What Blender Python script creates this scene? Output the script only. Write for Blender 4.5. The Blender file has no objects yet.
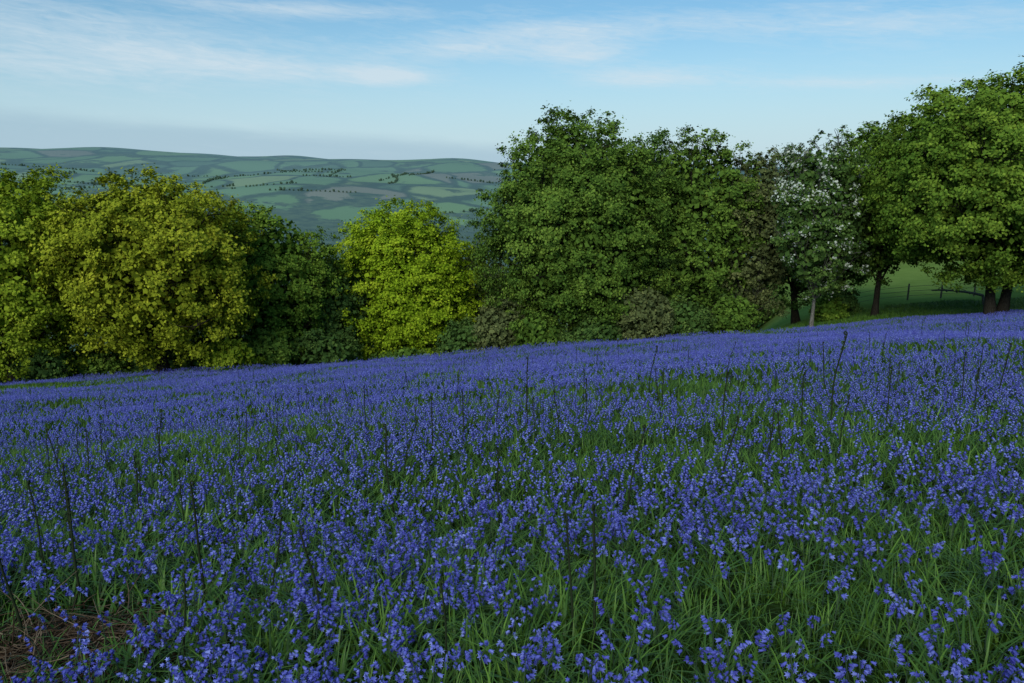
import bpy, math, random
import numpy as np
R = np.random.RandomState
scene = bpy.context.scene
scene.view_settings.view_transform='Standard'
scene.view_settings.look='None'
scene.view_settings.exposure=0

# ------------------------------------------------------------------ helpers
def sstep(a,b,x):
    t=np.clip((x-a)/(b-a),0,1); return t*t*(3-2*t)

class Wave:
    def __init__(s,seed,n=14):
        r=R(seed); a=r.rand(n)*6.283; f=2**(r.rand(n)*2.6-1.3)
        s.kx=np.cos(a)*f; s.ky=np.sin(a)*f; s.p=r.rand(n)*6.283; s.w=1/np.sqrt(f); s.w/=np.sqrt((s.w**2).sum()/2)
    def __call__(s,x,y,scale):
        x=np.asarray(x,float)/scale*3; y=np.asarray(y,float)/scale*3
        v=0
        for i in range(len(s.kx)): v=v+s.w[i]*np.sin(s.kx[i]*x+s.ky[i]*y+s.p[i])
        return v
W1,W2,W3,W4=Wave(1),Wave(2),Wave(3),Wave(4)

def height(x,y):
    x=np.asarray(x,float); y=np.asarray(y,float)
    yc=np.minimum(y,47.0)
    near=-0.184*yc+0.074*np.clip(x,-120,120)
    near=near+0.05*W1(x,y,4)*sstep(0.5,4,np.hypot(x,y))+0.10*W2(x,y,14)*sstep(3,14,np.hypot(x,y))
    g=-0.32+(0.32-0.075)*sstep(8,26,x-0.25*(y-47))
    near=near+np.maximum(y-46.0,0)*g
    prof=np.interp(y,[100,500,800,1100,1500,2000,2600,3200,4500,9500],[-50,-125,-118,-88,-42,0,38,62,52,30])
    tilt=-0.036*np.clip(x,-3500,300)*np.clip(y/3200,0,1)
    hill=prof+tilt+W3(x,y,900)*np.clip(y/3200,0,1)*8+W4(x,y,350)*8*np.clip(y/1500,0,1)
    w=sstep(130,520,y)
    return near*(1-w)+hill*w

def mesh_from(name,verts,quads=None,tris=None,mq=None,mt=None,tone=None,mats=(),smooth=False):
    me=bpy.data.meshes.new(name)
    verts=np.asarray(verts,np.float32)
    quads=np.zeros((0,4),int) if quads is None or len(quads)==0 else np.asarray(quads,int)
    tris=np.zeros((0,3),int) if tris is None or len(tris)==0 else np.asarray(tris,int)
    nq,nt=len(quads),len(tris)
    me.vertices.add(len(verts)); me.vertices.foreach_set('co',verts.ravel())
    me.loops.add(nq*4+nt*3)
    me.loops.foreach_set('vertex_index',np.concatenate([quads.ravel(),tris.ravel()]).astype(np.int32))
    me.polygons.add(nq+nt)
    st=np.concatenate([np.arange(nq)*4, nq*4+np.arange(nt)*3]).astype(np.int32)
    me.polygons.foreach_set('loop_start',st)
    mi=np.concatenate([np.zeros(nq) if mq is None else mq, np.zeros(nt) if mt is None else mt]).astype(np.int32)
    for m in mats: me.materials.append(m)
    me.polygons.foreach_set('material_index',mi)
    if smooth: me.polygons.foreach_set('use_smooth',np.ones(nq+nt,bool))
    if tone is not None:
        at=me.attributes.new('tone','FLOAT','POINT'); at.data.foreach_set('value',np.asarray(tone,np.float32))
    me.update(calc_edges=True)
    return me

class MB:
    def __init__(s): s.v=[];s.q=[];s.t=[];s.mq=[];s.mt=[];s.tn=[];s.n=0
    def add(s,v,q=None,t=None,m=0,tone=0.5):
        v=np.asarray(v,float).reshape(-1,3)
        if q is not None and len(q): q=np.asarray(q)+s.n; s.q.append(q); s.mq.append(np.full(len(q),m))
        if t is not None and len(t): t=np.asarray(t)+s.n; s.t.append(t); s.mt.append(np.full(len(t),m))
        s.v.append(v); s.tn.append(np.broadcast_to(np.asarray(tone,float),(len(v),))); s.n+=len(v)
    def arrays(s):
        c=lambda l,w: np.concatenate(l) if l else np.zeros((0,w) if w else (0,),int)
        return c(s.v,3),c(s.q,4),c(s.t,3),c(s.mq,0),c(s.mt,0),c(s.tn,0)
    def mesh(s,name,mats,smooth=False):
        v,q,t,mq,mt,tn=s.arrays()
        return mesh_from(name,v,q,t,mq,mt,tn,mats,smooth)

def obj(name,me,coll=None):
    o=bpy.data.objects.new(name,me); (coll or scene.collection).objects.link(o); return o

def bake(mb,variants,pos,rot,scl,idx,toff):
    """copy the plant variants into one real mesh"""
    for k,va in enumerate(variants):
        v,q,t,mq,mt,tn=va; s=idx==k; n=int(s.sum())
        if n==0: continue
        P=pos[s]; a=rot[s,2]; tx=rot[s,0]; ty=rot[s,1]; sc=scl[s]
        ca,sa=np.cos(a)[:,None],np.sin(a)[:,None]
        X=v[None,:,0]*ca-v[None,:,1]*sa; Y=v[None,:,0]*sa+v[None,:,1]*ca; Z=np.broadcast_to(v[None,:,2],X.shape)
        X=X+Z*tx[:,None]; Y=Y+Z*ty[:,None]
        V=np.stack([X,Y,Z],-1)*sc[:,None,None]+P[:,None,:]
        off=(np.arange(n)*len(v))[:,None,None]+mb.n
        if len(q): mb.q.append((q[None]+off).reshape(-1,4)); mb.mq.append(np.tile(mq,n))
        if len(t): mb.t.append((t[None]+off).reshape(-1,3)); mb.mt.append(np.tile(mt,n))
        mb.v.append(V.reshape(-1,3)); mb.tn.append(np.clip(tn[None]+toff[s][:,None],0,1).ravel()); mb.n+=n*len(v)

def tube(mb,path,rad,k=6,m=0,tone=0.5):
    path=np.asarray(path,float); n=len(path)
    rad=np.broadcast_to(np.asarray(rad,float),(n,))
    T=np.gradient(path,axis=0); T/=np.linalg.norm(T,axis=1,keepdims=True)+1e-9
    ref=np.array([0.31,0.95,0.05]); 
    A=np.cross(T,ref); A/=np.linalg.norm(A,axis=1,keepdims=True)+1e-9
    B=np.cross(T,A)
    an=np.arange(k)/k*2*math.pi
    V=path[:,None,:]+rad[:,None,None]*(np.cos(an)[None,:,None]*A[:,None,:]+np.sin(an)[None,:,None]*B[:,None,:])
    i=np.arange(n-1)[:,None]*k; j=np.arange(k)[None,:]; j2=(j+1)%k
    Q=np.stack([i+j,i+j2,i+k+j2,i+k+j],-1).reshape(-1,4)
    mb.add(V.reshape(-1,3),q=Q,m=m,tone=tone)

def bez(p0,p1,p2,n):
    t=np.linspace(0,1,n)[:,None]; return (1-t)**2*p0+2*t*(1-t)*p1+t*t*p2

# ------------------------------------------------------------------ materials
def newmat(name):
    m=bpy.data.materials.new(name); m.use_nodes=True; nt=m.node_tree
    for n in list(nt.nodes): nt.nodes.remove(n)
    return m,nt
def N(nt,t,**k):
    n=nt.nodes.new(t)
    for a,b in k.items(): setattr(n,a,b)
    return n
def ramp(nt,stops):
    r=N(nt,'ShaderNodeValToRGB'); e=r.color_ramp.elements
    while len(e)<len(stops): e.new(0.5)
    for i,(p,c) in enumerate(stops):
        e[i].position=p; e[i].color=(c[0],c[1],c[2],1)
    return r
def leafmat(name,dark,mid,light,gloss=False,rough=0.5,hue_inst=0.0):
    m,nt=newmat(name); L=nt.links.new
    at=N(nt,'ShaderNodeAttribute'); at.attribute_name='tone'
    r=ramp(nt,[(0.0,dark),(0.5,mid),(1.0,light)])
    src=at.outputs['Fac']
    if hue_inst>0:
        oi=N(nt,'ShaderNodeObjectInfo')
        ma=N(nt,'ShaderNodeMath',operation='MULTIPLY_ADD'); L(oi.outputs['Random'],ma.inputs[0]); ma.inputs[1].default_value=hue_inst
        sb=N(nt,'ShaderNodeMath',operation='SUBTRACT'); L(src,sb.inputs[0]); sb.inputs[1].default_value=hue_inst/2
        L(sb.outputs[0],ma.inputs[2]); src=ma.outputs[0]
    L(src,r.inputs[0])
    if gloss:
        p=N(nt,'ShaderNodeBsdfPrincipled'); L(r.outputs[0],p.inputs['Base Color']); p.inputs['Roughness'].default_value=rough
        p.inputs['Specular IOR Level'].default_value=0.3
    else:
        p=N(nt,'ShaderNodeBsdfDiffuse'); L(r.outputs[0],p.inputs['Color'])
    o=N(nt,'ShaderNodeOutputMaterial'); L(p.outputs[0],o.inputs[0])
    return m
def barkmat(name,c1,c2,scale=6):
    m,nt=newmat(name); L=nt.links.new
    tc=N(nt,'ShaderNodeTexCoord'); mp=N(nt,'ShaderNodeMapping'); mp.inputs['Scale'].default_value=(scale,scale,scale*0.25)
    L(tc.outputs['Object'],mp.inputs[0])
    no=N(nt,'ShaderNodeTexNoise'); no.inputs['Detail'].default_value=6; L(mp.outputs[0],no.inputs['Vector'])
    r=ramp(nt,[(0.35,c1),(0.65,c2)]); L(no.outputs['Fac'],r.inputs[0])
    p=N(nt,'ShaderNodeBsdfDiffuse'); L(r.outputs[0],p.inputs['Color'])
    b=N(nt,'ShaderNodeBump'); b.inputs['Strength'].default_value=0.6; b.inputs['Distance'].default_value=0.03
    L(no.outputs['Fac'],b.inputs['Height']); L(b.outputs[0],p.inputs['Normal'])
    o=N(nt,'ShaderNodeOutputMaterial'); L(p.outputs[0],o.inputs[0]); return m

bark=barkmat('bark',(0.02,0.018,0.014),(0.055,0.048,0.036))
bark_pale=barkmat('bark_pale',(0.09,0.085,0.07),(0.26,0.25,0.22))
wood=barkmat('weathered_wood',(0.12,0.10,0.08),(0.25,0.22,0.18))
LM={
 'olive':leafmat('leaves_olive',(0.12,0.19,0.014),(0.25,0.35,0.026),(0.39,0.47,0.04)),
 'olive2':leafmat('leaves_olive_gold',(0.14,0.185,0.014),(0.30,0.355,0.026),(0.46,0.48,0.04)),
 'green':leafmat('leaves_green',(0.052,0.11,0.020),(0.125,0.225,0.034),(0.22,0.33,0.05)),
 'deep':leafmat('leaves_deep',(0.042,0.09,0.024),(0.088,0.165,0.038),(0.16,0.25,0.055)),
 'lime':leafmat('leaves_lime',(0.15,0.26,0.012),(0.30,0.44,0.022),(0.45,0.56,0.035)),
 'grey':leafmat('leaves_grey',(0.075,0.10,0.040),(0.14,0.175,0.062),(0.23,0.26,0.09)),
 'fresh':leafmat('leaves_fresh',(0.065,0.14,0.018),(0.15,0.26,0.032),(0.26,0.37,0.045)),
}
blossom=leafmat('white_blossom',(0.42,0.47,0.38),(0.56,0.62,0.52),(0.70,0.76,0.66))

# ------------------------------------------------------------------ trees
def leaves(mb,C,Nrm,size,r,m,tone):
    n=len(C)
    Nn=Nrm/(np.linalg.norm(Nrm,axis=1,keepdims=True)+1e-9)
    rv=r.normal(size=(n,3)); A=np.cross(Nn,rv); A/=np.linalg.norm(A,axis=1,keepdims=True)+1e-9
    B=np.cross(Nn,A)
    s=size*(0.6+0.8*r.rand(n))[:,None]
    a=A*s*0.5; b=B*s*0.38; f=Nn*s*0.10
    V=np.stack([C-a,C+b-f,C+a,C-b-f],1).reshape(-1,3)
    Q=np.arange(n*4).reshape(-1,4)
    mb.add(V,q=Q,m=m,tone=np.repeat(tone,4))

def tree(name,x,y,top_z,W,cb,leaf,seed,dens=1.0,leaf_size=0.165,barkm=None,trunk_r=0.28,nlobe=24,blos=0.0,depthW=None,lean=(0,0),stems=1,fill=1.0):
    r=R(seed); gz=float(height(x,y))-0.1
    H=top_z-gz; rx=W/2; ry=(depthW or W*0.85)/2; zb=H*cb; rz=(H-zb)/2; cz=zb+rz
    ctr=np.array([lean[0],lean[1],cz])
    mb=MB()
    lobes=[]; tries=0
    while len(lobes)<nlobe and tries<4000:
        tries+=1
        d=r.normal(size=3); d/=np.linalg.norm(d)
        lr=(0.22+0.20*r.rand())*min(rx,rz)
        e=np.array([rx-lr,ry-lr,rz-lr])
        k=(abs(d)**2.5).sum()**(-1/2.5)
        k=k*(0.88+0.17*r.rand())
        c=ctr+d*k*e
        if all(np.linalg.norm(c-l[0])>0.55*(lr+l[1])*0.95 for l in lobes) or tries>2000: lobes.append((c,lr))
    lobes.append((ctr+np.array([0,0,0.1*rz]),min(rx,rz)*0.62))
    for sidx in range(stems):
        off=np.array([(sidx-(stems-1)/2)*0.9,r.normal()*0.2,0])
        p0=np.array([0,0,0.0])+off; p2=ctr+np.array([r.normal()*0.3,0,0.25*rz])+off
        tp=bez(p0,(p0+p2)/2+np.array([r.normal()*0.4,r.normal()*0.3,0]),p2,9)
        rr=np.linspace(trunk_r,trunk_r*0.3,9); rr[0]*=1.45; rr[1]*=1.05
        tube(mb,tp,rr,9,0)
        for li,(c,lr) in enumerate(lobes[:-1]):
            if stems>1 and li%stems!=sidx: continue
            t=0.25+0.45*r.rand()
            s0=tp[int(t*8)]
            if c[2]<s0[2]: s0=tp[max(2,int(t*4))]
            mid=(s0+c)/2+np.array([0,0,-0.05*rz])+r.normal(size=3)*0.25
            pth=bez(s0,mid,c,7); tube(mb,pth,np.linspace(trunk_r*0.32,trunk_r*0.09,7),5,0)
            for _ in range(6):
                d=r.normal(size=3); d/=np.linalg.norm(d); d[2]=abs(d[2])*0.8
                e=c+d*lr*0.95; tube(mb,bez(pth[r.randint(3,7)],(c+e)/2+r.normal(size=3)*0.15,e,5),np.linspace(trunk_r*0.10,0.012,5),4,0)
    for c,lr in lobes:
        area=lr*lr; ncl=int(max(12,area*10.5*dens)); lt=0.09*r.normal()
        d=r.normal(size=(ncl,3)); d/=np.linalg.norm(d,axis=1,keepdims=True)
        cc=c+d*lr*(0.64+0.50*r.rand(ncl))[:,None]
        cc[:,2]=np.maximum(cc[:,2],0.25)
        for k in range(ncl):
            cr=(0.24+0.50*r.rand()**1.4)*(lr/1.9)**0.5
            n=int(118*dens*(cr/0.55)**1.3)
            q=r.normal(size=(n,3)); q/=np.linalg.norm(q,axis=1,keepdims=True)
            q=q*(r.rand(n)**0.5)[:,None]*cr*(1+0.38*r.normal(size=n))[:,None]; q[:,2]*=0.7
            P=cc[k]+q
            out=(P-ctr)/np.array([rx,ry,rz]); 
            nr=r.normal(size=(n,3))*0.6+out*1.1+np.array([0,0,0.35])
            tb=0.5+lt+0.13*r.normal(); tn=np.clip(tb+0.18*r.normal(size=n),0,1)
            if blos>0 and r.rand()<blos:
                sel=r.rand(n)<0.36
                leaves(mb,P[sel]*1.01,nr[sel],leaf_size*0.95,r,2,tn[sel]); leaves(mb,P[~sel],nr[~sel],leaf_size,r,1,tn[~sel])
            else: leaves(mb,P,nr,leaf_size,r,1,tn)
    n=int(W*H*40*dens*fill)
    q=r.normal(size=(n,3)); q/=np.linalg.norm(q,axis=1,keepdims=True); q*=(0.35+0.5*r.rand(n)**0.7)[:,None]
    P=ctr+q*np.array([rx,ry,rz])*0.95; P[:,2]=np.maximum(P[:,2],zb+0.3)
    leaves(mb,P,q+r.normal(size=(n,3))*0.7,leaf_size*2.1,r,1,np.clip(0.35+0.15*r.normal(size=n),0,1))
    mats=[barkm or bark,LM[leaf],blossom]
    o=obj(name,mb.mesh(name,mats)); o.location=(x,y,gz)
    return o

T=tree
T('oak_tree',-30.0,46.5,2.9,13.0,0.03,'olive',11,trunk_r=0.35)
T('oak_tree',-20.8,46,2.4,12.8,0.05,'olive2',12,trunk_r=0.35,nlobe=30)
T('oak_tree',-16.2,53,0.5,9.8,0.05,'fresh',13)
T('oak_tree',-24.5,55,2.2,10,0.1,'olive',23)
T('hazel_tree',-13.0,55,-2.5,6.6,0.03,'deep',14,trunk_r=0.15,nlobe=16)
T('field_maple_tree',-8.0,58,0.3,12.0,0.04,'lime',35,nlobe=40)
T('willow_tree',-2.6,62,-2.2,6.6,0.03,'grey',16,trunk_r=0.15,nlobe=14)
T('sycamore_tree',4.4,54,6.6,13.8,0.06,'green',17,trunk_r=0.38,nlobe=40)
T('sycamore_tree',9.8,58,5.6,9.5,0.08,'deep',18)
T('sycamore_tree',13.2,56,5.6,8.8,0.08,'green',19)
T('ash_tree',17.0,56,4.8,6.4,0.08,'grey',20,dens=0.9,nlobe=20,trunk_r=0.13,barkm=bark_pale)
T('rowan_tree',19.0,49.6,4.5,6.6,0.13,'deep',21,dens=0.85,nlobe=24,trunk_r=0.12,barkm=bark_pale,blos=0.52)
T('ash_tree',21.8,60,4.9,8.0,0.08,'deep',27,dens=0.9)
T('ash_tree',25.2,60,5.6,8.4,0.1,'green',22,dens=0.9)
T('oak_tree',24.0,52,6.0,7.4,0.15,'green',24,dens=0.95,trunk_r=0.2)
T('oak_tree',27.6,45,7.8,15.8,0.13,'fresh',45,trunk_r=0.28,nlobe=46,stems=2,dens=1.05)
T('oak_tree',38,50,8.4,12,0.15,'fresh',26)
def shrub(x,y,h,W,leaf,seed): 
    T('shrub',x,y,float(height(x,y))+h,W,0.0,leaf,seed,nlobe=9,trunk_r=0.06,leaf_size=0.15,fill=2)
for i,(x,y,h,w,l) in enumerate([(-12.5,51,3.6,5.0,'deep'),(-3.4,54,4.0,4.6,'deep'),(-0.8,53,5.0,4.8,'grey'),(1.6,51,3.4,3.8,'green'),(8.5,51.5,5,5.4,'grey'),
      (11.5,52,3.8,4.2,'deep'),(14.9,53,3.6,4,'green'),(21.2,53,1.8,2.8,'fresh'),(-15.5,49.5,3.4,4.4,'green'),(23.2,56,2.2,3.2,'deep'),(-27,44.8,2.4,3.4,'deep'),(-23.2,49,3.2,5.4,'deep'),(-28.5,50,3,6,'deep'),
      (-19.6,50,3.4,5.2,'deep'),(-25.8,47.5,3.0,4.6,'green'),(-17.0,47,2.6,3.8,'olive'),(5.5,51,3.0,4.4,'deep'),(-7.5,53.5,2.2,4.5,'green'),(-33,47,2.6,5,'deep')]):
    shrub(x,y,h,w,l,100+i)

# ------------------------------------------------------------------ instancing helper
def scatter(name,srcs,pos,rot,scl,idx):
    col=bpy.data.collections.new(name+'_sources')
    for i,me in enumerate(srcs):
        col.objects.link(bpy.data.objects.new('%s_src_%03d'%(name,i),me))
    me=bpy.data.meshes.new(name)
    n=len(pos); me.vertices.add(n); me.vertices.foreach_set('co',np.asarray(pos,np.float32).ravel())
    a=me.attributes.new('rot','FLOAT_VECTOR','POINT'); a.data.foreach_set('vector',np.asarray(rot,np.float32).ravel())
    a=me.attributes.new('scl','FLOAT','POINT'); a.data.foreach_set('value',np.asarray(scl,np.float32))
    a=me.attributes.new('idx','INT','POINT'); a.data.foreach_set('value',np.asarray(idx,np.int32))
    o=obj(name,me)
    ng=bpy.data.node_groups.new(name,'GeometryNodeTree')
    ng.interface.new_socket('Geometry',in_out='INPUT',socket_type='NodeSocketGeometry')
    ng.interface.new_socket('Geometry',in_out='OUTPUT',socket_type='NodeSocketGeometry')
    gi=ng.nodes.new('NodeGroupInput'); go=ng.nodes.new('NodeGroupOutput')
    ci=ng.nodes.new('GeometryNodeCollectionInfo'); ci.inputs['Collection'].default_value=col
    ci.inputs['Separate Children'].default_value=True; ci.inputs['Reset Children'].default_value=True
    ip=ng.nodes.new('GeometryNodeInstanceOnPoints'); ip.inputs['Pick Instance'].default_value=True
    def na(nm,t):
        q=ng.nodes.new('GeometryNodeInputNamedAttribute'); q.data_type=t; q.inputs['Name'].default_value=nm
        return [s for s in q.outputs if s.enabled][0]
    e=ng.nodes.new('FunctionNodeEulerToRotation')
    L=ng.links.new
    L(gi.outputs[0],ip.inputs['Points']); L(ci.outputs[0],ip.inputs['Instance'])
    L(na('rot','FLOAT_VECTOR'),e.inputs[0]); L(e.outputs[0],ip.inputs['Rotation'])
    L(na('scl','FLOAT'),ip.inputs['Scale']); L(na('idx','INT'),ip.inputs['Instance Index'])
    L(ip.outputs[0],go.inputs[0])
    md=o.modifiers.new('scatter','NODES'); md.node_group=ng
    return o

# ------------------------------------------------------------------ meadow plants
bell_m=leafmat('bluebell_petals',(0.065,0.066,0.35),(0.135,0.155,0.60),(0.32,0.385,0.88))
stem_m=leafmat('bluebell_stem',(0.03,0.05,0.04),(0.05,0.085,0.05),(0.08,0.13,0.06))
grass_m=leafmat('grass_blades',(0.024,0.066,0.014),(0.066,0.16,0.022),(0.17,0.33,0.04),gloss=True)
dead_m=leafmat('dead_bracken_stems',(0.05,0.032,0.02),(0.14,0.10,0.065),(0.28,0.22,0.15))
brack_m=leafmat('bracken_stalk',(0.016,0.022,0.012),(0.028,0.04,0.02),(0.045,0.06,0.027))
PM=[stem_m,bell_m,grass_m]

def blade(mb,base,h,w,az,bend,m,nseg=4,tone=0.5):
    t=np.linspace(0,1,nseg+1); d=np.array([math.cos(az),math.sin(az),0]); s=np.array([-d[1],d[0],0])
    out=bend*t**2*h; up=h*(t-0.35*min(abs(bend),1.3)*t**3)
    P=base+d*out[:,None]+np.array([0,0,1])*up[:,None]
    ww=w*0.5*(1-t**2.2)*(0.75+0.5*np.sin(t*3)); 
    V=np.stack([P-s*ww[:,None],P+s*ww[:,None]],1)[:-1].reshape(-1,3)
    V=np.vstack([V,P[-1:]])
    q=[[2*i,2*i+1,2*i+3,2*i+2] for i in range(nseg-1)]
    k=2*(nseg-1)
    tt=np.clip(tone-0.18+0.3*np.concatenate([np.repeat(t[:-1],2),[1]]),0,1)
    mb.add(V,q=q if q else None,t=[[k,k+1,k+2]],m=m,tone=tt)

def frame(d):
    d=d/np.linalg.norm(d); a=np.cross(d,[0.2,0.3,0.93]); a/=np.linalg.norm(a); return d,a,np.cross(d,a)
def bell(mb,p,d,L,tone):
    d,a,b=frame(d); n=6; an=np.arange(n)/n*2*math.pi
    rr=[0.12,0.27,0.28]; zz=[0,0.3,0.75]; V=[]
    for q,z in zip(rr,zz): V.append(p+d*z*L+L*q*(np.cos(an)[:,None]*a+np.sin(an)[:,None]*b))
    an2=an+math.pi/n
    V.append(p+d*0.95*L+L*0.58*(np.cos(an2)[:,None]*a+np.sin(an2)[:,None]*b))
    V=np.vstack(V); Q=[];Tt=[]
    for k in range(2):
        for j in range(n): j2=(j+1)%n; Q.append([k*n+j,k*n+j2,(k+1)*n+j2,(k+1)*n+j])
    for j in range(n): Tt.append([2*n+j,2*n+(j+1)%n,3*n+j])
    tn=np.concatenate([np.full(n,tone-0.15),np.full(n,tone),np.full(n,tone+0.05),np.full(n,tone+0.25)])
    mb.add(V,q=Q,t=Tt,m=1,tone=np.clip(tn,0,1))
def bluebell(mb,base,r,h,lod=0,tb=0.0):
    az=r.rand()*6.28; d=np.array([math.cos(az),math.sin(az),0]); 
    top=0.30+0.1*r.rand()
    p1=base+np.array([0,0,h*0.85])+d*h*0.02; p2=base+d*h*top*0.55+np.array([0,0,h*0.97])
    path=bez(base,p1,p2,8)
    if lod==0: tube(mb,path,np.linspace(0.0032,0.0016,8),4,0,0.5)
    elif lod==1: tube(mb,path[[0,4,7]],0.003,3,0,0.5)
    nb=r.randint(7,12) if lod==0 else (7 if lod==1 else 5)
    for i in range(nb):
        t=0.58+0.42*i/(nb-1); k=min(int(t*7),6); f=t*7-k; p=path[k]*(1-f)+path[k+1]*f
        sp=0.9*r.normal(); dd=np.array([math.cos(az+sp),math.sin(az+sp),0])
        L=(0.022-0.006*(i/nb))*(0.85+0.3*r.rand())
        pd=p+dd*0.010*(1+r.rand())+np.array([0,0,0.002])
        bd=dd*(0.75+0.5*r.rand())+np.array([0,0,-0.75+0.5*r.rand()])
        tone=0.42+tb+0.17*r.normal()
        if lod==0: bell(mb,pd,bd,L,tone)
        else:
            q,a,b=frame(bd); c=pd+q*L*0.5; L*=1.25 if lod==1 else 1.6
            V=[c-q*L*0.6,c+a*L*0.4,c+b*L*0.4,c-a*L*0.4,c-b*L*0.4,c+q*L*0.6]
            mb.add(V,t=[[0,2,1],[0,3,2],[0,4,3],[0,1,4],[5,1,2],[5,2,3],[5,3,4],[5,4,1]],m=1,tone=np.clip(tone+np.array([0,.1,.1,.1,.1,.25]),0,1))
near=[];mid=[]
for i in range(12):
    r=R(300+i); mb=MB(); bluebell(mb,np.zeros(3),r,0.23+0.12*r.rand())
    for k in range(4): blade(mb,np.zeros(3),0.18+0.12*r.rand(),0.013,r.rand()*6.28,0.5+0.6*r.rand(),2,4,0.4+0.15*r.rand())
    near.append(mb.arrays())
    mb=MB(); bluebell(mb,np.zeros(3),r,0.23+0.12*r.rand(),1)
    for k in range(3): blade(mb,np.zeros(3),0.18+0.12*r.rand(),0.014,r.rand()*6.28,0.5+0.6*r.rand(),2,2,0.4+0.15*r.rand())
    mid.append(mb.arrays())
tuft=[];tmid=[]
for i in range(10):
    r=R(330+i); mb=MB()
    for k in range(24):
        b=np.array([r.normal()*0.05,r.normal()*0.05,0])
        blade(mb,b,0.14+0.24*r.rand()**1.5,0.007+0.007*r.rand(),r.rand()*6.28,0.15+0.9*r.rand(),2,4,np.clip(0.5+0.2*r.normal(),0,1))
    tuft.append(mb.arrays()); mb=MB()
    for k in range(15):
        b=np.array([r.normal()*0.07,r.normal()*0.07,0])
        blade(mb,b,0.14+0.22*r.rand()**1.5,0.011+0.006*r.rand(),r.rand()*6.28,0.15+0.9*r.rand(),2,2,np.clip(0.5+0.2*r.normal(),0,1))
    tmid.append(mb.arrays())

D1,D2=Wave(21),Wave(22)
def bare(x,y):   # trampled patch with litter
    return sstep(1.0,0.6,np.hypot((x+2.45)/0.85,(y-3.6)/0.75)+0.12*D2(x,y,0.7))
def fdens(x,y):
    v=0.70+0.24*D1(x,y,5)+0.30*D2(x,y,1.3)+0.12*sstep(7,3,y)
    path=sstep(-19,-23,x-(y-36)*0.8)*sstep(31.5,33.5,y)*sstep(40,38.5,y)
    return np.clip(v,0.12,1)*(1-path*0.97)*(1-0.9*bare(x,y))
r=R(5)
YA,YB=5.5,15.0
def region(dn,y0,y1,mx,k):
    hw=k*max(y1,0)+mx; n=int(dn*(y1-y0)*2*hw)
    y=y0+(y1-y0)*r.rand(n); x=(r.rand(n)*2-1)*hw
    keep=(np.abs(x)<k*np.maximum(y,0)+mx)&(np.hypot(x,y)>0.9); return x[keep],y[keep]
def place(mb,var,x,y,s):
    n=len(x)
    bake(mb,var,np.stack([x,y,height(x,y)-0.01],1),np.stack([r.normal(size=n)*0.12,r.normal(size=n)*0.12,r.rand(n)*6.28],1),s,r.randint(0,len(var),n),0.12*r.normal(size=n))
mbB=MB(); mbG=MB()
for y0,y1,vb,vt,db,dg in [(0.5,YA,near,tuft,106,84),(YA,YB,mid,tmid,76,62)]:
    x,y=region(db,y0,y1,1.8,0.72); k=r.rand(len(x))<fdens(x,y); x,y=x[k],y[k]; place(mbB,vb,x,y,0.78+0.4*r.rand(len(x)))
    x,y=region(dg,y0,y1,1.8,0.72); gd=np.clip(1.2-0.45*fdens(x,y)+0.2*D2(x+40,y,2.2),0.3,1.0)*(1-0.88*bare(x,y))
    k=r.rand(len(x))<gd; x,y=x[k],y[k]
    lush=np.clip(D1(x+9,y-7,2.5)*0.5+0.5,0,1)+0.30*sstep(0.3,2.2,x)*sstep(6,3,y)
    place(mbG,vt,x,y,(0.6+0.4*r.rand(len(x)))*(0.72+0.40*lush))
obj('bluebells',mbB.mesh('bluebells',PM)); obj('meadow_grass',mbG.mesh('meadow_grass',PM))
# drifts: 2 m patches further away
S=2.0; far=[]
for i in range(15):
    r=R(360+i); cls=i//5; base=[0.42,0.72,1.0][cls]; mb=MB(); ph=Wave(700+i)
    for k in range(int(62*S*S)):
        px,py=(r.rand(2)-0.5)*(S+0.25)
        if r.rand()>base*(0.85+0.35*ph(px,py,1.1)): continue
        bluebell(mb,np.array([px,py,0]),r,0.23+0.14*r.rand(),2,0.1*r.normal())
    for k in range(int((150,125,115)[cls]*S*S)):
        px,py=(r.rand(2)-0.5)*(S+0.2)
        blade(mb,np.array([px,py,0]),0.14+0.19*r.rand(),0.018,r.rand()*6.28,0.1+0.7*r.rand(),2,2,np.clip(0.45+0.2*r.normal(),0,1))
    far.append(mb.mesh('bluebell_patch_%d'%i,PM))
mb=MB(); r=R(390)
for k in range(900): 
    px,py=(r.rand(2)-0.5)*(S+0.2); blade(mb,np.array([px,py,0]),0.10+0.2*r.rand(),0.02,r.rand()*6.28,0.1+0.8*r.rand(),2,2,np.clip(0.6+0.2*r.normal(),0,1))
far.append(mb.mesh('grass_patch',PM))
r=R(6); P=[];I=[];RT=[]
for yy in np.arange(YB+S/2,61,S):
    hw=0.74*yy+8
    for xx in np.arange(-math.ceil(hw/S)*S,hw,S):
        x=xx+r.normal()*0.08; y=yy+r.normal()*0.08
        if y>56 and x>8: continue
        P.append((x,y,float(height(x,y))-0.01))
        e=0.4; gx=float(height(x+e,y)-height(x-e,y))/(2*e); gy=float(height(x,y+e)-height(x,y-e))/(2*e)
        RT.append((math.atan(gy),-math.atan(gx),0.0))
        f=float(fdens(x,y))+0.12*r.normal()
        if y>47.5 or f<0.05: I.append(15)
        else: I.append((0 if f<0.42 else 1 if f<0.74 else 2)*5+r.randint(5))
scatter('bluebell_drifts',far,P,RT,np.full(len(P),1.0),I)

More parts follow.
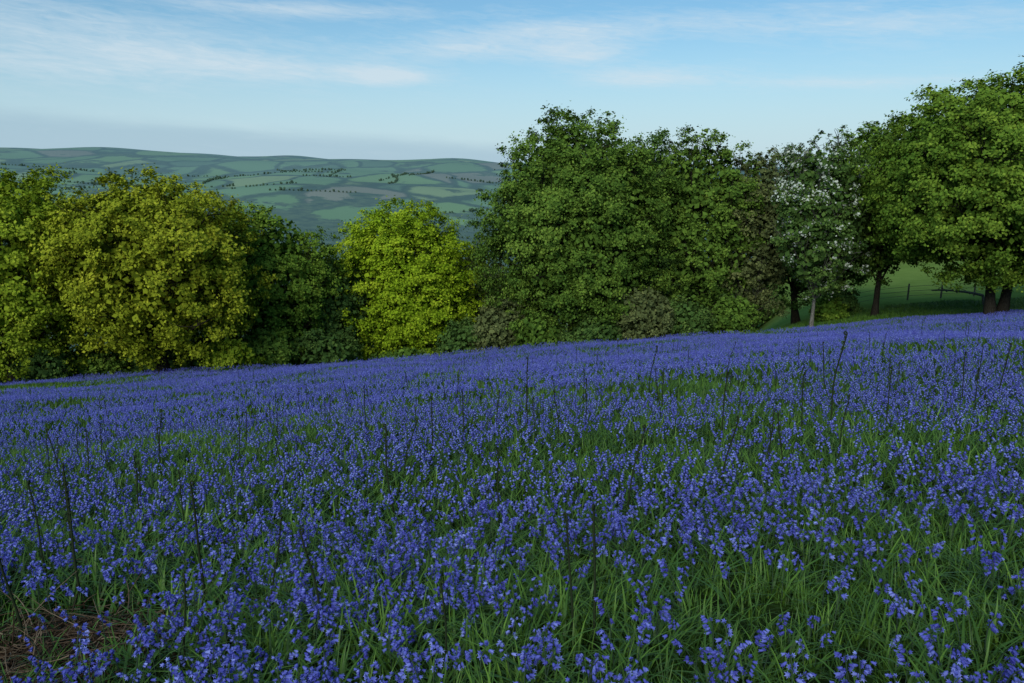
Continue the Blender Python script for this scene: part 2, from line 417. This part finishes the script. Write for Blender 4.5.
# bracken shoots
bs=[]
for i in range(5):
    r2=R(400+i); mb=MB(); b=r2.normal()*0.07
    t=np.linspace(0,1,10); path=np.stack([b*t*t+0.012*np.sin(t*7+i),0.01*np.sin(t*5),t],1)
    c=[]; R0=0.026
    for a in np.linspace(0,4.6,12): c.append([path[-1,0]+R0*(1-a/6)*(1-math.cos(a)),path[-1,1],path[-1,2]+R0*(1-a/6)*math.sin(a)])
    full=np.vstack([path,np.array(c[1:])])
    tube(mb,full,np.concatenate([np.linspace(0.010,0.007,10),np.linspace(0.007,0.008,11)]),6,0,0.5)
    for zz in np.linspace(0.7,0.97,6):
        for sd in (-1,1):
            p=np.array([b*zz*zz,0,zz]); a=np.linspace(0,4,6); q=0.010+0.008*(1-zz)
            cc=np.stack([p[0]+0*a,p[1]+sd*(0.004+q*(1-np.cos(a))*0.8),p[2]+q*np.sin(a)*1.2],1)
            tube(mb,cc,0.0035,4,0,0.6)
    bs.append(mb.mesh('bracken_%d'%i,[brack_m]))
pts=[(-.94,5.97,.84),(-1.78,4.23,.82),(-2.54,3.75,.72),(-2.5,4.25,.84),(-.93,3.55,.66),(3.7,8.9,1.2),(2.05,7.6,.9),(-.6,9.5,.75),(.25,8.5,.7),(.9,9.5,.78),(-1.5,3.3,.55),(.3,3.4,.66),(.38,3.35,.72),(-1.35,4.1,.6),
 (5.6,9.6,.85),(6.6,10.5,.9),(4.9,12,.95),(2.2,6.1,.65),(-4.0,8.6,.7),(.2,11.5,1.0),(2.3,13,1.0),(-2.1,11,.85),(-.25,3.0,.55),(-2.95,4.7,.75)]
rb=R(77)
for _ in range(125):
    yy=5+24*rb.rand(); pts.append(((rb.rand()*2-1)*0.68*yy,yy,0.50+0.32*rb.rand()))
pa=np.array(pts); n=len(pa)
scatter('bracken_shoots',bs,np.stack([pa[:,0],pa[:,1],height(pa[:,0],pa[:,1])],1),np.stack([rb.normal(size=n)*.05,rb.normal(size=n)*.05,rb.rand(n)*6.28],1),pa[:,2],rb.randint(0,5,n))

# dead bracken litter
mb=MB(); r=R(88)
for cx,cy,nn,sp in [(-2.4,3.6,800,0.34),(-1.7,3.9,50,0.3),(-2.9,5.2,40,0.4)]:
    for i in range(nn):
        px,py=cx+r.normal()*sp,cy+r.normal()*sp*0.7; z=float(height(px,py))+0.01+0.13*r.rand()
        a=r.rand()*6.28; L=0.06+0.24*r.rand(); d=np.array([math.cos(a),math.sin(a),r.normal()*0.3])
        p0=np.array([px,py,z]); tube(mb,bez(p0,p0+d*L/2+r.normal(size=3)*0.03,p0+d*L,5),np.linspace(0.004,0.001,5),4,0,np.clip(0.4+0.3*r.normal(),0,1))
n=1500; C=np.stack([-2.4+r.normal(size=n)*0.34,3.6+r.normal(size=n)*0.26,np.zeros(n)],1); C[:,2]=height(C[:,0],C[:,1])+0.01+0.05*r.rand(n)
leaves(mb,C,np.array([0,0,1.0])+r.normal(size=(n,3))*0.5,0.035,r,0,np.clip(0.3+0.2*r.normal(size=n),0,1))
obj('dead_bracken',mb.mesh('dead_bracken',[dead_m]))

# fence on the pasture at right
mb=MB()
fx=np.arange(25,62,2.6); fy=60+0.05*(fx-25)
fz=height(fx,fy)
for a,b,c in zip(fx,fy,fz):
    tube(mb,[(a,b,c-0.2),(a+0.02,b,c+0.6),(a+0.03,b,c+1.25),(a+0.03,b,c+1.27)],[0.07,0.065,0.06,0.01],7,0)
for hh in (0.35,0.7,1.05):
    tube(mb,np.stack([fx,fy-0.07,fz+hh],1),0.012,4,0)
obj('post_and_wire_fence',mb.mesh('fence',[wood]))
# fallen branch
mb=MB(); g=float(height(29,52)); p0=np.array([27.6,52,g+1.3]);p2=np.array([31.3,52.5,g+0.9])
tube(mb,bez(p0,(p0+p2)/2+np.array([0,0,.25]),p2,8),np.linspace(0.04,0.09,8),6,0)
for t in (0.3,0.5,0.75):
    q=p0+(p2-p0)*t; tube(mb,bez(q,q+np.array([-.3,0,.3]),q+np.array([-.7,.1,.35]),5),np.linspace(.04,.01,5),5,0)
tube(mb,bez(p2,p2+np.array([.1,0,-.4]),np.array([31.5,52.5,g+0.0]),5),np.linspace(.09,.1,5),6,0)
obj('fallen_branch',mb.mesh('branch',[bark_pale]))

# ------------------------------------------------------------------ ground + hills
def sheet(name,xs,ys,mat):
    X,Y=np.meshgrid(xs,ys); Z=height(X,Y); nx=len(xs); ny=len(ys)
    V=np.stack([X,Y,Z],-1).reshape(-1,3)
    i,j=np.meshgrid(np.arange(nx-1),np.arange(ny-1)); a=(j*nx+i).ravel()
    Q=np.stack([a,a+1,a+nx+1,a+nx],1)
    return obj(name,mesh_from(name,V,Q,mats=[mat],smooth=True))
gm,nt=newmat('meadow_ground'); L=nt.links.new
ge=N(nt,'ShaderNodeNewGeometry'); no=N(nt,'ShaderNodeTexNoise'); no.inputs['Scale'].default_value=7; no.inputs['Detail'].default_value=8
L(ge.outputs['Position'],no.inputs['Vector'])
r1=ramp(nt,[(0.3,(0.018,0.024,0.010)),(0.55,(0.03,0.06,0.014)),(0.75,(0.05,0.10,0.02))]); L(no.outputs['Fac'],r1.inputs[0])
vd=N(nt,'ShaderNodeVectorMath',operation='DISTANCE'); L(ge.outputs['Position'],vd.inputs[0]); vd.inputs[1].default_value=(-2.45,3.6,float(height(-2.45,3.6)))
sr=N(nt,'ShaderNodeMapRange'); L(vd.outputs['Value'],sr.inputs[0]); sr.inputs[1].default_value=0.85; sr.inputs[2].default_value=0.5
soil=ramp(nt,[(0.35,(0.03,0.022,0.015)),(0.65,(0.085,0.062,0.042))]); L(no.outputs['Fac'],soil.inputs[0])
ms=N(nt,'ShaderNodeMix',data_type='RGBA'); L(sr.outputs[0],ms.inputs[0]); L(r1.outputs[0],ms.inputs[6]); L(soil.outputs[0],ms.inputs[7])
no2=N(nt,'ShaderNodeTexNoise'); no2.inputs['Scale'].default_value=0.25; no2.inputs['Detail'].default_value=10; no2.inputs['Roughness'].default_value=0.7
L(ge.outputs['Position'],no2.inputs['Vector'])
r2=ramp(nt,[(0.3,(0.15,0.25,0.05)),(0.6,(0.22,0.33,0.075)),(0.8,(0.28,0.36,0.11))]); L(no2.outputs['Fac'],r2.inputs[0])
sx=N(nt,'ShaderNodeSeparateXYZ'); L(ge.outputs['Position'],sx.inputs[0])
mr=N(nt,'ShaderNodeMapRange'); L(sx.outputs['Y'],mr.inputs[0]); mr.inputs[1].default_value=52; mr.inputs[2].default_value=58
mx=N(nt,'ShaderNodeMix',data_type='RGBA'); L(mr.outputs[0],mx.inputs[0]); L(ms.outputs[2],mx.inputs[6]); L(r2.outputs[0],mx.inputs[7])
p=N(nt,'ShaderNodeBsdfDiffuse'); L(mx.outputs[2],p.inputs['Color'])
bp=N(nt,'ShaderNodeBump'); bp.inputs['Distance'].default_value=0.05; L(no.outputs['Fac'],bp.inputs['Height']); L(bp.outputs[0],p.inputs['Normal'])
o=N(nt,'ShaderNodeOutputMaterial'); L(p.outputs[0],o.inputs[0])

hm,nt=newmat('hill_fields'); L=nt.links.new
ge=N(nt,'ShaderNodeNewGeometry')
nz=N(nt,'ShaderNodeTexNoise'); nz.inputs['Scale'].default_value=0.003; nz.inputs['Detail'].default_value=1.5; L(ge.outputs['Position'],nz.inputs['Vector'])
vm=N(nt,'ShaderNodeVectorMath',operation='MULTIPLY_ADD'); L(nz.outputs['Color'],vm.inputs[0]); vm.inputs[1].default_value=(170,170,0); L(ge.outputs['Position'],vm.inputs[2])
mp=N(nt,'ShaderNodeMapping'); mp.inputs['Scale'].default_value=(1/140,1/260,0); mp.inputs['Rotation'].default_value=(0,0,0.25); L(vm.outputs[0],mp.inputs[0])
v1=N(nt,'ShaderNodeTexVoronoi'); v1.inputs['Scale'].default_value=1; L(mp.outputs[0],v1.inputs['Vector'])
v2=N(nt,'ShaderNodeTexVoronoi',feature='DISTANCE_TO_EDGE'); v2.inputs['Scale'].default_value=1; L(mp.outputs[0],v2.inputs['Vector'])
sc=N(nt,'ShaderNodeSeparateColor'); L(v1.outputs['Color'],sc.inputs[0])
fr=ramp(nt,[(0.0,(0.14,0.25,0.13)),(0.2,(0.18,0.33,0.12)),(0.42,(0.24,0.41,0.13)),(0.62,(0.20,0.36,0.15)),(0.80,(0.34,0.46,0.18)),(0.95,(0.30,0.29,0.20))]); L(sc.outputs[0],fr.inputs[0])
fr.color_ramp.interpolation='CONSTANT'
fn=N(nt,'ShaderNodeTexNoise'); fn.inputs['Scale'].default_value=0.05; fn.inputs['Detail'].default_value=5; L(ge.outputs['Position'],fn.inputs['Vector'])
hn=N(nt,'ShaderNodeMath',operation='MULTIPLY_ADD'); L(fn.outputs['Fac'],hn.inputs[0]); hn.inputs[1].default_value=-0.14; L(v2.outputs['Distance'],hn.inputs[2])
hd=N(nt,'ShaderNodeMapRange'); L(hn.outputs[0],hd.inputs[0]); hd.inputs[1].default_value=-0.04; hd.inputs[2].default_value=0.01; hd.inputs[3].default_value=0.1
m1=N(nt,'ShaderNodeMix',data_type='RGBA'); L(hd.outputs[0],m1.inputs[0]); m1.inputs[6].default_value=(0.04,0.08,0.05,1); L(fr.outputs[0],m1.inputs[7])
wn=N(nt,'ShaderNodeTexNoise'); wn.inputs['Scale'].default_value=0.0055; wn.inputs['Detail'].default_value=9; wn.inputs['Roughness'].default_value=0.66; L(ge.outputs['Position'],wn.inputs['Vector'])
sy=N(nt,'ShaderNodeSeparateXYZ'); L(ge.outputs['Position'],sy.inputs[0])
yr=N(nt,'ShaderNodeMapRange'); L(sy.outputs['Y'],yr.inputs[0]); yr.inputs[1].default_value=900; yr.inputs[2].default_value=1500; yr.inputs[3].default_value=0.25; yr.inputs[4].default_value=-0.02
ad=N(nt,'ShaderNodeMath',operation='ADD'); L(wn.outputs['Fac'],ad.inputs[0]); L(yr.outputs[0],ad.inputs[1])
wr=N(nt,'ShaderNodeMapRange'); L(ad.outputs[0],wr.inputs[0]); wr.inputs[1].default_value=0.54; wr.inputs[2].default_value=0.57
wc=ramp(nt,[(0.35,(0.04,0.08,0.05)),(0.65,(0.11,0.17,0.08))]); L(fn.outputs['Fac'],wc.inputs[0])
m2=N(nt,'ShaderNodeMix',data_type='RGBA'); L(wr.outputs[0],m2.inputs[0]); L(m1.outputs[2],m2.inputs[6]); L(wc.outputs[0],m2.inputs[7])
# aerial haze painted into the hill colour, stronger with distance
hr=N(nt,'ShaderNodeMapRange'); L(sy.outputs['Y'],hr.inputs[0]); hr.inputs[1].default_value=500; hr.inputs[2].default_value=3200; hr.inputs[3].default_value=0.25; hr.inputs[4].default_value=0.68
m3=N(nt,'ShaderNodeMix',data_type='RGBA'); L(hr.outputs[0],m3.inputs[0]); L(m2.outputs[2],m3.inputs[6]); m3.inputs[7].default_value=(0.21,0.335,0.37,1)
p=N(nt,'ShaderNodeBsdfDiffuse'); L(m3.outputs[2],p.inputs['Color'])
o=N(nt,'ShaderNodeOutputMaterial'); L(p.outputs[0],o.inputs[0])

def symgrid(mn,mxx,d0,gr):
    v=[0.0];d=d0
    while v[-1]<mxx: v.append(v[-1]+d); d*=gr
    return np.array(v)
xp=symgrid(0,4000,0.6,1.05); xs=np.concatenate([-xp[:0:-1],xp])
ysn=np.concatenate([-symgrid(0,150,0.6,1.05)[:0:-1],np.arange(0,60,0.7),np.arange(60,201,2.5)]); ysn[-1]=200
sheet('ground',xs,ysn,gm)
xh=np.concatenate([np.arange(-4500,-2400,60),np.arange(-2400,600,20),np.arange(600,4501,100)])
yh=np.concatenate([np.arange(200,3600,20),np.geomspace(3600,9500,25)])
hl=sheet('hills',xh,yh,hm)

# distant woodland
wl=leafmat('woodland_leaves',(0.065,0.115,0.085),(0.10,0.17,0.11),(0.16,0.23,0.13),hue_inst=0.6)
ws=[]
for i in range(5):
    r=R(500+i); mb=MB(); 
    lob=[(r.normal()*2.4,r.normal()*2.4,6.5+r.normal()*2,3+r.rand()*1.3) for _ in range(7)]
    for lx,ly,lz,lr in lob:
        n=110; q=r.normal(size=(n,3)); q/=np.linalg.norm(q,axis=1,keepdims=True)
        P=np.array([lx,ly,lz])+q*lr*(0.8+0.3*r.rand(n))[:,None]
        P[:,2]=np.maximum(P[:,2],0.3)
        leaves(mb,P,q+r.normal(size=(n,3))*0.4,1.7,r,0,np.clip(0.5+0.2*r.normal(size=n),0,1))
    tube(mb,[(0,0,-1),(0,0,3),(0,0,7)],[.5,.4,.2],5,0,0.1)
    ws.append(mb.mesh('woodland_%d'%i,[wl]))
r=R(9); n0=20000
x=-1500+1800*r.rand(n0); y=600+1000*r.rand(n0)
k=(W4(x+500,y,420)*0.55+sstep(1400,700,y)*1.9-0.75+0.12*r.normal(size=n0)>0.25); x,y=x[k],y[k]
hx=[];hy=[]
for i in range(60):
    px=-1800+2000*r.rand(); py=1150+1100*r.rand(); a=(0.0 if r.rand()<0.55 else 1.35)+r.normal()*0.25
    for s in range(int(14+26*r.rand())):
        a+=r.normal()*0.05; px+=math.cos(a)*8; py+=math.sin(a)*8
        if r.rand()<0.85: hx.append(px+r.normal()); hy.append(py+r.normal())
nh=len(hx); x=np.concatenate([x,hx]); y=np.concatenate([y,hy]); n=len(x)
sc_=np.concatenate([0.8+0.6*r.rand(n-nh),0.25+0.3*r.rand(nh)**2])
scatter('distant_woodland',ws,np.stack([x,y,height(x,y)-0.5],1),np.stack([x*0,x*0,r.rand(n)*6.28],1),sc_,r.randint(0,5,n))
x=np.concatenate([10+110*r.rand(90),-120+150*r.rand(260)]); y=np.concatenate([112+14*r.rand(90),85+160*r.rand(260)])
n=len(x)
wl2=leafmat('valley_leaves',(0.035,0.075,0.018),(0.075,0.14,0.03),(0.14,0.22,0.045),hue_inst=0.6)
ws2=[]
for i in range(4):
    r=R(540+i); mb=MB()
    for _ in range(12):
        c=np.array([r.normal()*2.2,r.normal()*2.2,4.8+r.normal()*1.8]); m=700
        q=r.normal(size=(m,3)); q/=np.linalg.norm(q,axis=1,keepdims=True); P=c+q*1.9*(0.6+0.5*r.rand(m))[:,None]; P[:,2]=np.maximum(P[:,2],0.2)
        leaves(mb,P,q+r.normal(size=(m,3))*0.6,0.45,r,0,np.clip(0.5+0.2*r.normal(size=m),0,1))
    tube(mb,[(0,0,-1),(0,0,3),(0,0,6)],[.3,.25,.1],6,0,0.05)
    ws2.append(mb.mesh('valley_tree_%d'%i,[wl2]))
r=R(10)
scatter('valley_trees',ws2,np.stack([x,y,height(x,y)-0.3],1),np.stack([x*0,x*0,r.rand(n)*6.28],1),0.7+0.5*r.rand(n),r.randint(0,4,n))

# ------------------------------------------------------------------ sky / sun
SUN_EL=32.0; SUN_AZ=200.0   # azimuth clockwise from +Y
w=bpy.data.worlds.new('World'); scene.world=w; w.use_nodes=True; nt=w.node_tree; L=nt.links.new
for nn in list(nt.nodes): nt.nodes.remove(nn)
sky=N(nt,'ShaderNodeTexSky',sky_type='NISHITA'); sky.sun_disc=False; sky.sun_elevation=math.radians(SUN_EL); sky.sun_rotation=math.radians(SUN_AZ)
sky.altitude=200; sky.air_density=1.0; sky.dust_density=0.6; sky.ozone_density=2.0
tc=N(nt,'ShaderNodeTexCoord'); sp=N(nt,'ShaderNodeSeparateXYZ'); L(tc.outputs['Generated'],sp.inputs[0])
def M(op,a,b=None,c=None):
    m=N(nt,'ShaderNodeMath',operation=op)
    for i,v in enumerate((a,b,c)):
        if v is None: continue
        if isinstance(v,(int,float)): m.inputs[i].default_value=v
        else: L(v,m.inputs[i])
    return m.outputs[0]
az=M('MULTIPLY',M('ARCTAN2',sp.outputs['X'],sp.outputs['Y']),57.2958)
el=M('MULTIPLY',M('ARCSINE',sp.outputs['Z']),57.2958)
cv=N(nt,'ShaderNodeCombineXYZ'); L(M('MULTIPLY',az,0.10),cv.inputs[0]); L(M('ADD',M('MULTIPLY',el,0.62),M('MULTIPLY',az,0.05)),cv.inputs[1])
n1=N(nt,'ShaderNodeTexNoise'); n1.inputs['Scale'].default_value=1.3; n1.inputs['Detail'].default_value=9; n1.inputs['Roughness'].default_value=0.6; n1.inputs['Distortion'].default_value=0.5
L(cv.outputs[0],n1.inputs['Vector'])
n2=N(nt,'ShaderNodeTexNoise'); n2.inputs['Scale'].default_value=5; n2.inputs['Detail'].default_value=8; n2.inputs['Distortion'].default_value=0.8; n2.inputs['Roughness'].default_value=0.65
L(cv.outputs[0],n2.inputs['Vector'])
nf=M('ADD',M('MULTIPLY',n1.outputs['Fac'],0.55),M('MULTIPLY',n2.outputs['Fac'],0.55))
th=math.radians(11.47)
def dirpix(px,py):
    u=(px-512)/796.4; v=(341.5-py)/796.4
    d=(u, math.cos(th)+v*math.sin(th), -math.sin(th)+v*math.cos(th)); l=math.sqrt(sum(q*q for q in d))
    return math.degrees(math.atan2(d[0],d[1])),math.degrees(math.asin(d[2]/l))
cloud=None
# (azimuth, elevation) centres of the cloud streaks in degrees
for px,py,hw,hh,amp,tilt in [(50,22,13,1.5,0.8,-.06),(250,66,11,0.8,0.9,-.04),(385,76,2.6,0.6,1.2,0),(470,50,8,0.8,0.7,0),(585,52,3.0,0.9,0.8,.05),(655,76,5,0.7,1.1,0),(850,82,9,0.45,0.75,-.03),(720,22,16,1.2,0.6,.03),(930,26,8,1.0,0.6,0),(60,70,10,1.1,0.7,-.03),(380,12,10,.6,.5,0),(250,8,7,.6,.5,0),(520,30,7,.5,.5,.04)]:
    a0,e0=dirpix(px,py)
    da=M('SUBTRACT',az,a0); de=M('SUBTRACT',M('SUBTRACT',el,e0),M('MULTIPLY',da,tilt))
    q=M('ADD',M('POWER',M('DIVIDE',M('ABSOLUTE',da),hw),2.0),M('POWER',M('DIVIDE',M('ABSOLUTE',de),hh),2.0))
    g=M('MULTIPLY',M('EXPONENT',M('MULTIPLY',q,-1.0)),amp)
    cloud=g if cloud is None else M('ADD',cloud,g)
cm=N(nt,'ShaderNodeMapRange'); L(M('ADD',M('MULTIPLY',cloud,0.33),nf),cm.inputs[0]); cm.inputs[1].default_value=0.58; cm.inputs[2].default_value=1.0; cm.inputs[4].default_value=0.75
cf=M('MULTIPLY',cm.outputs[0],M('MINIMUM',M('ADD',cloud,0.25),1.0))
hz=N(nt,'ShaderNodeMapRange',interpolation_type='SMOOTHSTEP'); L(el,hz.inputs[0]); hz.inputs[1].default_value=0.0; hz.inputs[2].default_value=12; hz.inputs[3].default_value=0.9; hz.inputs[4].default_value=0.05
tint=N(nt,'ShaderNodeMix',data_type='RGBA',blend_type='MULTIPLY'); tint.inputs[0].default_value=1; L(sky.outputs[0],tint.inputs[6]); tint.inputs[7].default_value=(0.62,0.90,0.96,1)
mh=N(nt,'ShaderNodeMix',data_type='RGBA'); L(hz.outputs[0],mh.inputs[0]); L(tint.outputs[2],mh.inputs[6]); mh.inputs[7].default_value=(4.6,5.8,6.6,1)
bk=N(nt,'ShaderNodeMapRange',interpolation_type='SMOOTHSTEP'); L(M('ADD',M('ADD',el,M('MULTIPLY',az,0.055)),M('MULTIPLY',n1.outputs['Fac'],0.9)),bk.inputs[0]); bk.inputs[1].default_value=2.0; bk.inputs[2].default_value=3.3; bk.inputs[3].default_value=0.55; bk.inputs[4].default_value=0.0
mk=N(nt,'ShaderNodeMix',data_type='RGBA'); L(bk.outputs[0],mk.inputs[0]); L(mh.outputs[2],mk.inputs[6]); mk.inputs[7].default_value=(2.7,4.1,5.2,1)
mc=N(nt,'ShaderNodeMix',data_type='RGBA'); L(cf,mc.inputs[0]); L(mk.outputs[2],mc.inputs[6]); mc.inputs[7].default_value=(5.6,6.5,7.1,1)
bg=N(nt,'ShaderNodeBackground'); L(mc.outputs[2],bg.inputs[0]); bg.inputs[1].default_value=0.117
wo=N(nt,'ShaderNodeOutputWorld'); L(bg.outputs[0],wo.inputs[0])

ld=bpy.data.lights.new('sun','SUN'); ld.energy=2.0; ld.angle=math.radians(35); ld.color=(1.0,0.95,0.84)
so=obj('sun',ld)
from mathutils import Vector
a=math.radians(SUN_AZ); e=math.radians(SUN_EL)
sd=Vector((math.sin(a)*math.cos(e),math.cos(a)*math.cos(e),math.sin(e)))
so.rotation_euler=sd.to_track_quat('Z','Y').to_euler(); so.location=(-30,-60,60)

# ------------------------------------------------------------------ camera
cd=bpy.data.cameras.new('camera'); cd.lens=28; cd.sensor_width=36; cd.clip_end=20000; cd.clip_start=0.05
co=obj('camera',cd); co.location=(0,0,1.6); co.rotation_euler=(math.radians(90-11.47),0,0)
scene.camera=co
